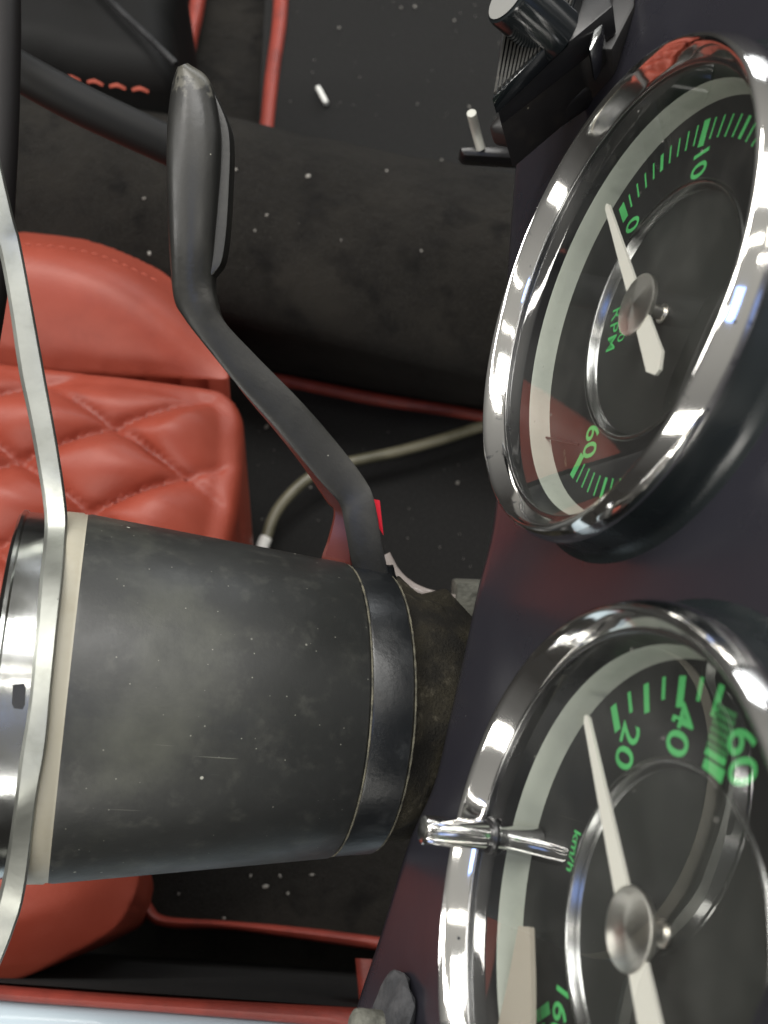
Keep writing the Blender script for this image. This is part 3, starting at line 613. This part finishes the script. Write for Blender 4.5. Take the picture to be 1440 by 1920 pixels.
Lg = [(432, 700), (455, 736), (514, 806), (566, 872), (612, 940), (626, 960), (615, 1010), (603, 1052), (620, 1085)]; Rg = [(440, 700), (474, 738), (540, 815), (610, 900), (642, 940), (654, 975), (658, 1010), (664, 1060), (675, 1090)]
v, f = bar(Lg, Rg, [.340, .343, .345, .348, .350, .351, .351, .352, .353], .004, [(0, -.001), (.1, 0), (.9, 0), (1, -.001)], 6); obj('gusset', v, f, M['gusset'], stk, smooth=40, label='inner web of the stalk coloured with a red reflection')
v, f = bar([(662, 1066), (664, 1085), (680, 1105)], [(738, 1062), (745, 1090), (752, 1110)], [.3465, .343, .342], .012, [(0, -.003), (.15, 0), (.5, .001), (.85, 0), (1, -.003)], 5); obj('pivot', v, f, M['collar'], stk)
tg_ = [at_d(x, y, d) for x, y, d in [(700, 936, .352), (712, 938, .352), (719, 1004, .354), (708, 985, .354)]]
o = obj('wire_tag', tg_ + [p + AWAY * .002 for p in tg_], [(0, 1, 2, 3), (7, 6, 5, 4), (0, 4, 5, 1), (1, 5, 6, 2), (2, 6, 7, 3), (3, 7, 4, 0)], M['red'], smooth=0)
tag(o, 'thin bright red plastic sliver peeking out behind the stalk arm', 'tag')

wear(M['stalk'], at_d(365, 135, .323) - stk.matrix_basis.translation, .008, (.075, .072, .060))

# ------------------------------------------------------------------ cables and wires
def wire(name, pts, r, m, label, cat='cable', taper=None, group=None):
    v, f = tube([at_d(x, y, d) for x, y, d in pts], taper or r, 12, 8); o = obj(name, v, f, M[m], smooth=60); return tag(o, label, cat, group)
fd = lambda x, y, h: (x, y, (at_h(x, y, h) - Vector((0, 0, CAM_H))).dot(AWAY))
wire('floor_cable', [fd(*p) for p in [(1010, 770, .03), (915, 796, .03), (820, 826, .03), (740, 848, .03), (650, 868, .03), (585, 893, .03), (545, 926, .028), (515, 965, .025), (498, 1012, .022)]], .0042, 'cable', 'olive beige cable looping across the floor behind the stalk')
v, f = tube([at_d(*fd(499, 1008, .0225)), at_d(*fd(492, 1024, .022)), at_d(*fd(489, 1034, .022))], [.0046, .0046, .004], 12, 4)
o = obj('cable_end', v, f, M['white'], smooth=60); tag(o, 'small white plug at the end of the olive cable', 'plug')
wire('clear_hose', [(722, 1040, .40), (742, 1075, .40), (770, 1100, .40), (805, 1115, .40), (850, 1124, .405), (900, 1130, .41)], .0022, 'clear', 'thin pale hose curving out beside the stalk pivot', 'hose')
wire('loom', [(700, 1060, .42), (760, 1110, .42), (810, 1128, .42), (900, 1140, .43)], .005, 'black', 'black wiring loom just under the thin pale hose', 'wiring')
wire('tan_wire', [(838, 1150, .352), (858, 1168, .352), (880, 1177, .354), (920, 1184, .36)], .0014, 'tan', 'tan wire vanishing under the dashboard edge', 'wire')
wire('red_wire', [(846, 1168, .356), (858, 1186, .356), (874, 1203, .357), (900, 1225, .36)], .0017, 'orange', 'orange red wire vanishing under the dashboard edge', 'wire')
cc = [at_d(x, y, .40) for x, y in [(856, 1093), (930, 1096), (930, 1165), (854, 1162)]]
o = obj('bracket', cc + [p + AWAY * .03 for p in cc], [(0, 1, 2, 3), (7, 6, 5, 4), (0, 4, 5, 1), (1, 5, 6, 2), (2, 6, 7, 3), (3, 7, 4, 0)], M['blockgrey'], smooth=0); bevel(o, .0015)
tag(o, 'dusty grey metal bracket half hidden by the dashboard edge', 'bracket')

# ------------------------------------------------------------------ control box with ribbed face and knob on the dash, top right
def prism(px, q, n, th, w=0.0):
    a = [at_pl(x, y, q, n) for x, y in px]; k = len(a); v = a + [p - n * th for p in a]
    return v, [tuple(range(k)), tuple(range(2 * k - 1, k - 1, -1))] + [(i, (i + 1) % k, k + (i + 1) % k, k + i) for i in range(k)]
NB = (ND * .62 + EU * .78).normalized()                     # the ribbed face leans back towards the roof
bq = at_d(922, 186, .285)
bxo = thing('control_box', 'black control box with ribbed face and round knob above the dashboard', 'control box', bq - NB * .05)
face = [(922, 186), (941, 79), (957, 10), (985, -70), (1100, -70), (1060, 55)]
v, f = prism(face, bq, NB, .006); o = obj('face_plate', v, f, M['gloss'], bxo); bevel(o, .0005)
ra, rb, rc_, rd = [at_pl(x, y, bq, NB) for x, y in [(925, 180), (954, 8), (1098, -60), (1056, 54)]]
for i in range(16):
    t = (i + .25) / 16; t2 = t + .55 / 16; a, b, c_, d_ = ra.lerp(rd, t), rb.lerp(rc_, t), rb.lerp(rc_, t2), ra.lerp(rd, t2)
    mb = MB(); up2 = NB * .0009; mb.add([a, b, c_, d_, a + up2, b + up2, c_ + up2, d_ + up2], [(3, 2, 1, 0), (4, 5, 6, 7), (0, 1, 5, 4), (1, 2, 6, 5), (2, 3, 7, 6), (3, 0, 4, 7)]); mb.build('rib', M['rib'], bxo, smooth=0)
v, f = prism([(927, 188), (950, -60), (1110, -70), (1150, 10), (1075, 72)], bq - NB * .0061, NB, .010); o = obj('face_surround', v, f, M['black'], bxo); bevel(o, .0008)
v, f = prism([(935, 222), (950, -60), (1110, -70), (1195, -60), (1190, 10), (1148, 92), (1088, 92)], bq - NB * .0165, NB, .022); o = obj('housing', v, f, M['box'], bxo); bevel(o, .0012)
v, f = prism([(1102, 88), (1106, 96), (1128, 60), (1150, -70), (1136, -70)], bq - NB * .009, NB, .012); o = obj('side_trim', v, f, M['chrome_dark'], bxo); bevel(o, .0008)
v, f = prism([(908, 236), (935, 205), (1090, 80), (1150, 85), (1105, 160), (975, 250), (935, 240)], bq - NB * .030, NB, .010); o = obj('lower_housing', v, f, M['box'], bxo); bevel(o, .003, 3)
kp = at_pl(1024, 52, bq, NB); kz = (ND * .90 + EU * .30).normalized(); kx = kz.cross(ER).normalized(); kq = Matrix((kx, kz.cross(kx), kz)).transposed()
v, f = lathe([(.0001, .0155), (.0072, .0155), (.0082, .0150), (.0085, .0140), (.0085, -.004), (.0001, -.004)], 48); obj('knob', [kp + kq @ Vector(p) for p in v], f, M['gloss'], bxo)
v, f = disc(.0074, .0157, 48); obj('knob_face', [kp + kq @ Vector(p) for p in v], f, mat('grey_knob_face', (.22, .22, .21), .4), bxo, smooth=0)

# ------------------------------------------------------------------ lever with a black foot, handbrake, armrest
sl = thing('small_lever', 'thin pale lever on a black foot beside the control box', 'lever', at_h(910, 300, .15))
v, f = tube([at_d(884, 212, .44), at_d(892, 245, .45), at_d(902, 280, .455)], .0021, 12, 3); obj('stick', v, f, mat('pale_lever', (.40, .40, .36), .4), sl)
cc = [at_d(x, y, .455) for x, y in [(860, 274), (960, 272), (1000, 300), (868, 292)]]
o = obj('foot', cc + [p + AWAY * .014 for p in cc], [(0, 1, 2, 3), (7, 6, 5, 4), (0, 4, 5, 1), (1, 5, 6, 2), (2, 6, 7, 3), (3, 7, 4, 0)], M['black'], sl, smooth=0); bevel(o, .002)
hb = thing('handbrake_lever', 'plain black lever slanting over the tunnel behind the paddle', 'lever', at_d(330, 285, .46))
v, f = tube([at_d(-60, 70, .42), at_d(40, 135, .425), at_d(160, 200, .435), at_d(315, 272, .45), at_d(400, 315, .46)], [.008, .0082, .0085, .0085, .0085], 20, 5); obj('shaft', v, f, mat('matt_black_shaft', (.005, .005, .005), .6, spec=.3), hb)
ar = thing('armrest', 'black leather armrest edged with red dashed stitching beyond the handbrake', 'armrest', at_h(180, 100, 0))
out = [(-200, -120), (300, -120), (326, 60), (330, 160), (318, 176), (230, 168), (130, 148), (60, 130), (-200, 110)]
v, f = pillow(out, .20, .02, .19, .004, lambda P, sd: .004 * np.clip(sd / .04, 0, 1)); obj('pad', v, f, mat('black_leather', (.003, .003, .003), .65, spec=.18, bump=(500, .2, .0008)), ar, smooth=180)
v, f = tube([at_h(x, y, .213) for x, y in [(150, -60), (215, 10), (270, 62), (330, 120)]], .0022, 8, 5); obj('ridge', v, f, M['black'], ar)
stitches('stitching', [at_h(x, y, .176) + Vector((0, 0, .004)) for x, y in [(90, 138), (130, 152), (190, 166), (250, 176), (318, 184)]], ar, ln=.0105, gap=.0050, r=.0021, tp=.95)

# ------------------------------------------------------------------ lump of foam and a screw at the foot of the dash
o = None
sph = bmesh.new(); bmesh.ops.create_icosphere(sph, subdivisions=3, radius=1.0)
cpt = at_pl(748, 1908, dq, ND) + ND * .002
vv = [cpt + EU * (p.co.x * .0150) + ER * (p.co.y * .0125) + ND * (p.co.z * .0028) + ND * (.0008 * math.sin(p.co.x * 7 + p.co.y * 5)) for p in sph.verts]; ff = [[q.index for q in fc.verts] for fc in sph.faces]; sph.free()
o = obj('foam_lump', vv, ff, mat('grey_black_foam', (.030, .031, .034), .85, bump=[(300, .6, .002)], var=(120, (.055, .055, .058), .45, .7))); tag(o, 'rough dark grey foam lump stuck on the lower dashboard corner', 'foam')
v, f = lathe([(.0001, .0022), (.003, .0020), (.0042, .0012), (.0045, 0), (.0045, -.006)], 32)
sp = at_d(672, 1924, .27); q3 = Matrix((EU, ER, ND)).transposed()
o = obj('screw', [sp + q3 @ Vector(p) for p in v], f, M['blockgrey']); tag(o, 'small steel screw head at the bottom corner of the dashboard', 'screw')

# ------------------------------------------------------------------ scraps and lint
def scrap(px0, px1, h, r, label):
    a, b = at_h(*px0, h) + Vector((0, 0, r)), at_h(*px1, h) + Vector((0, 0, r)); v, f = tube([a, a.lerp(b, .5), b], [r * .9, r, r * .9], 8, 2)
    return tag(obj('paper_scrap', v, f, M['white'], smooth=30), label, 'scrap')
scrap((596, 168), (612, 198), .010, .0026, 'rolled white paper scrap lying on the far black floor mat')
mb = MB()
ico = bmesh.new(); bmesh.ops.create_icosphere(ico, subdivisions=1, radius=1.0); iv = [p.co.copy() for p in ico.verts]; jf = [[q.index for q in fc.verts] for fc in ico.faces]; ico.free()
def speck(p, s):
    s *= .72
    R_ = Matrix.Rotation(random.random() * 6, 3, 'Z'); k = Vector((random.uniform(.6, 1.6), random.uniform(.5, 1.1), .6))
    mb.add([p + R_ @ Vector((q.x * k.x * s, q.y * k.y * s, q.z * k.z * s)) for q in iv], jf)
for x, y, s in [(636, 52, .0028), (752, 14, .0022), (778, 12, .002), (852, 38, .0022), (828, 300, .0024), (880, 200, .0014), (783, 195, .0015)]: speck(at_h(x, y, .009), s)
for x, y, s in [(578, 330, .0022), (442, 318, .0022), (500, 403, .0018), (478, 432, .0014), (790, 470, .0014), (725, 320, .0012), (280, 475, .0022), (270, 372, .0018), (640, 450, .001)]: speck(at_h(x, y, .177), s)
for x, y, s in [(498, 1662, .0026), (420, 1722, .0016), (335, 1676, .0014), (470, 1642, .0014), (525, 1642, .0014), (585, 1640, .0016), (540, 1675, .0014)]: speck(at_h(x, y, .0505), s)
for x, y, s in [(582, 914, .0022), (500, 800, .003), (858, 905, .0016)]: speck(at_h(x, y, .006), s)
for _ in range(34): speck(at_h(random.uniform(540, 940), random.uniform(-20, 230), .008), random.uniform(.0004, .0009))
for _ in range(26): speck(at_h(random.uniform(440, 920), random.uniform(800, 1080), .006), random.uniform(.0004, .0008))
tag(mb.build('lint', M['lint'], smooth=0), kind='stuff')
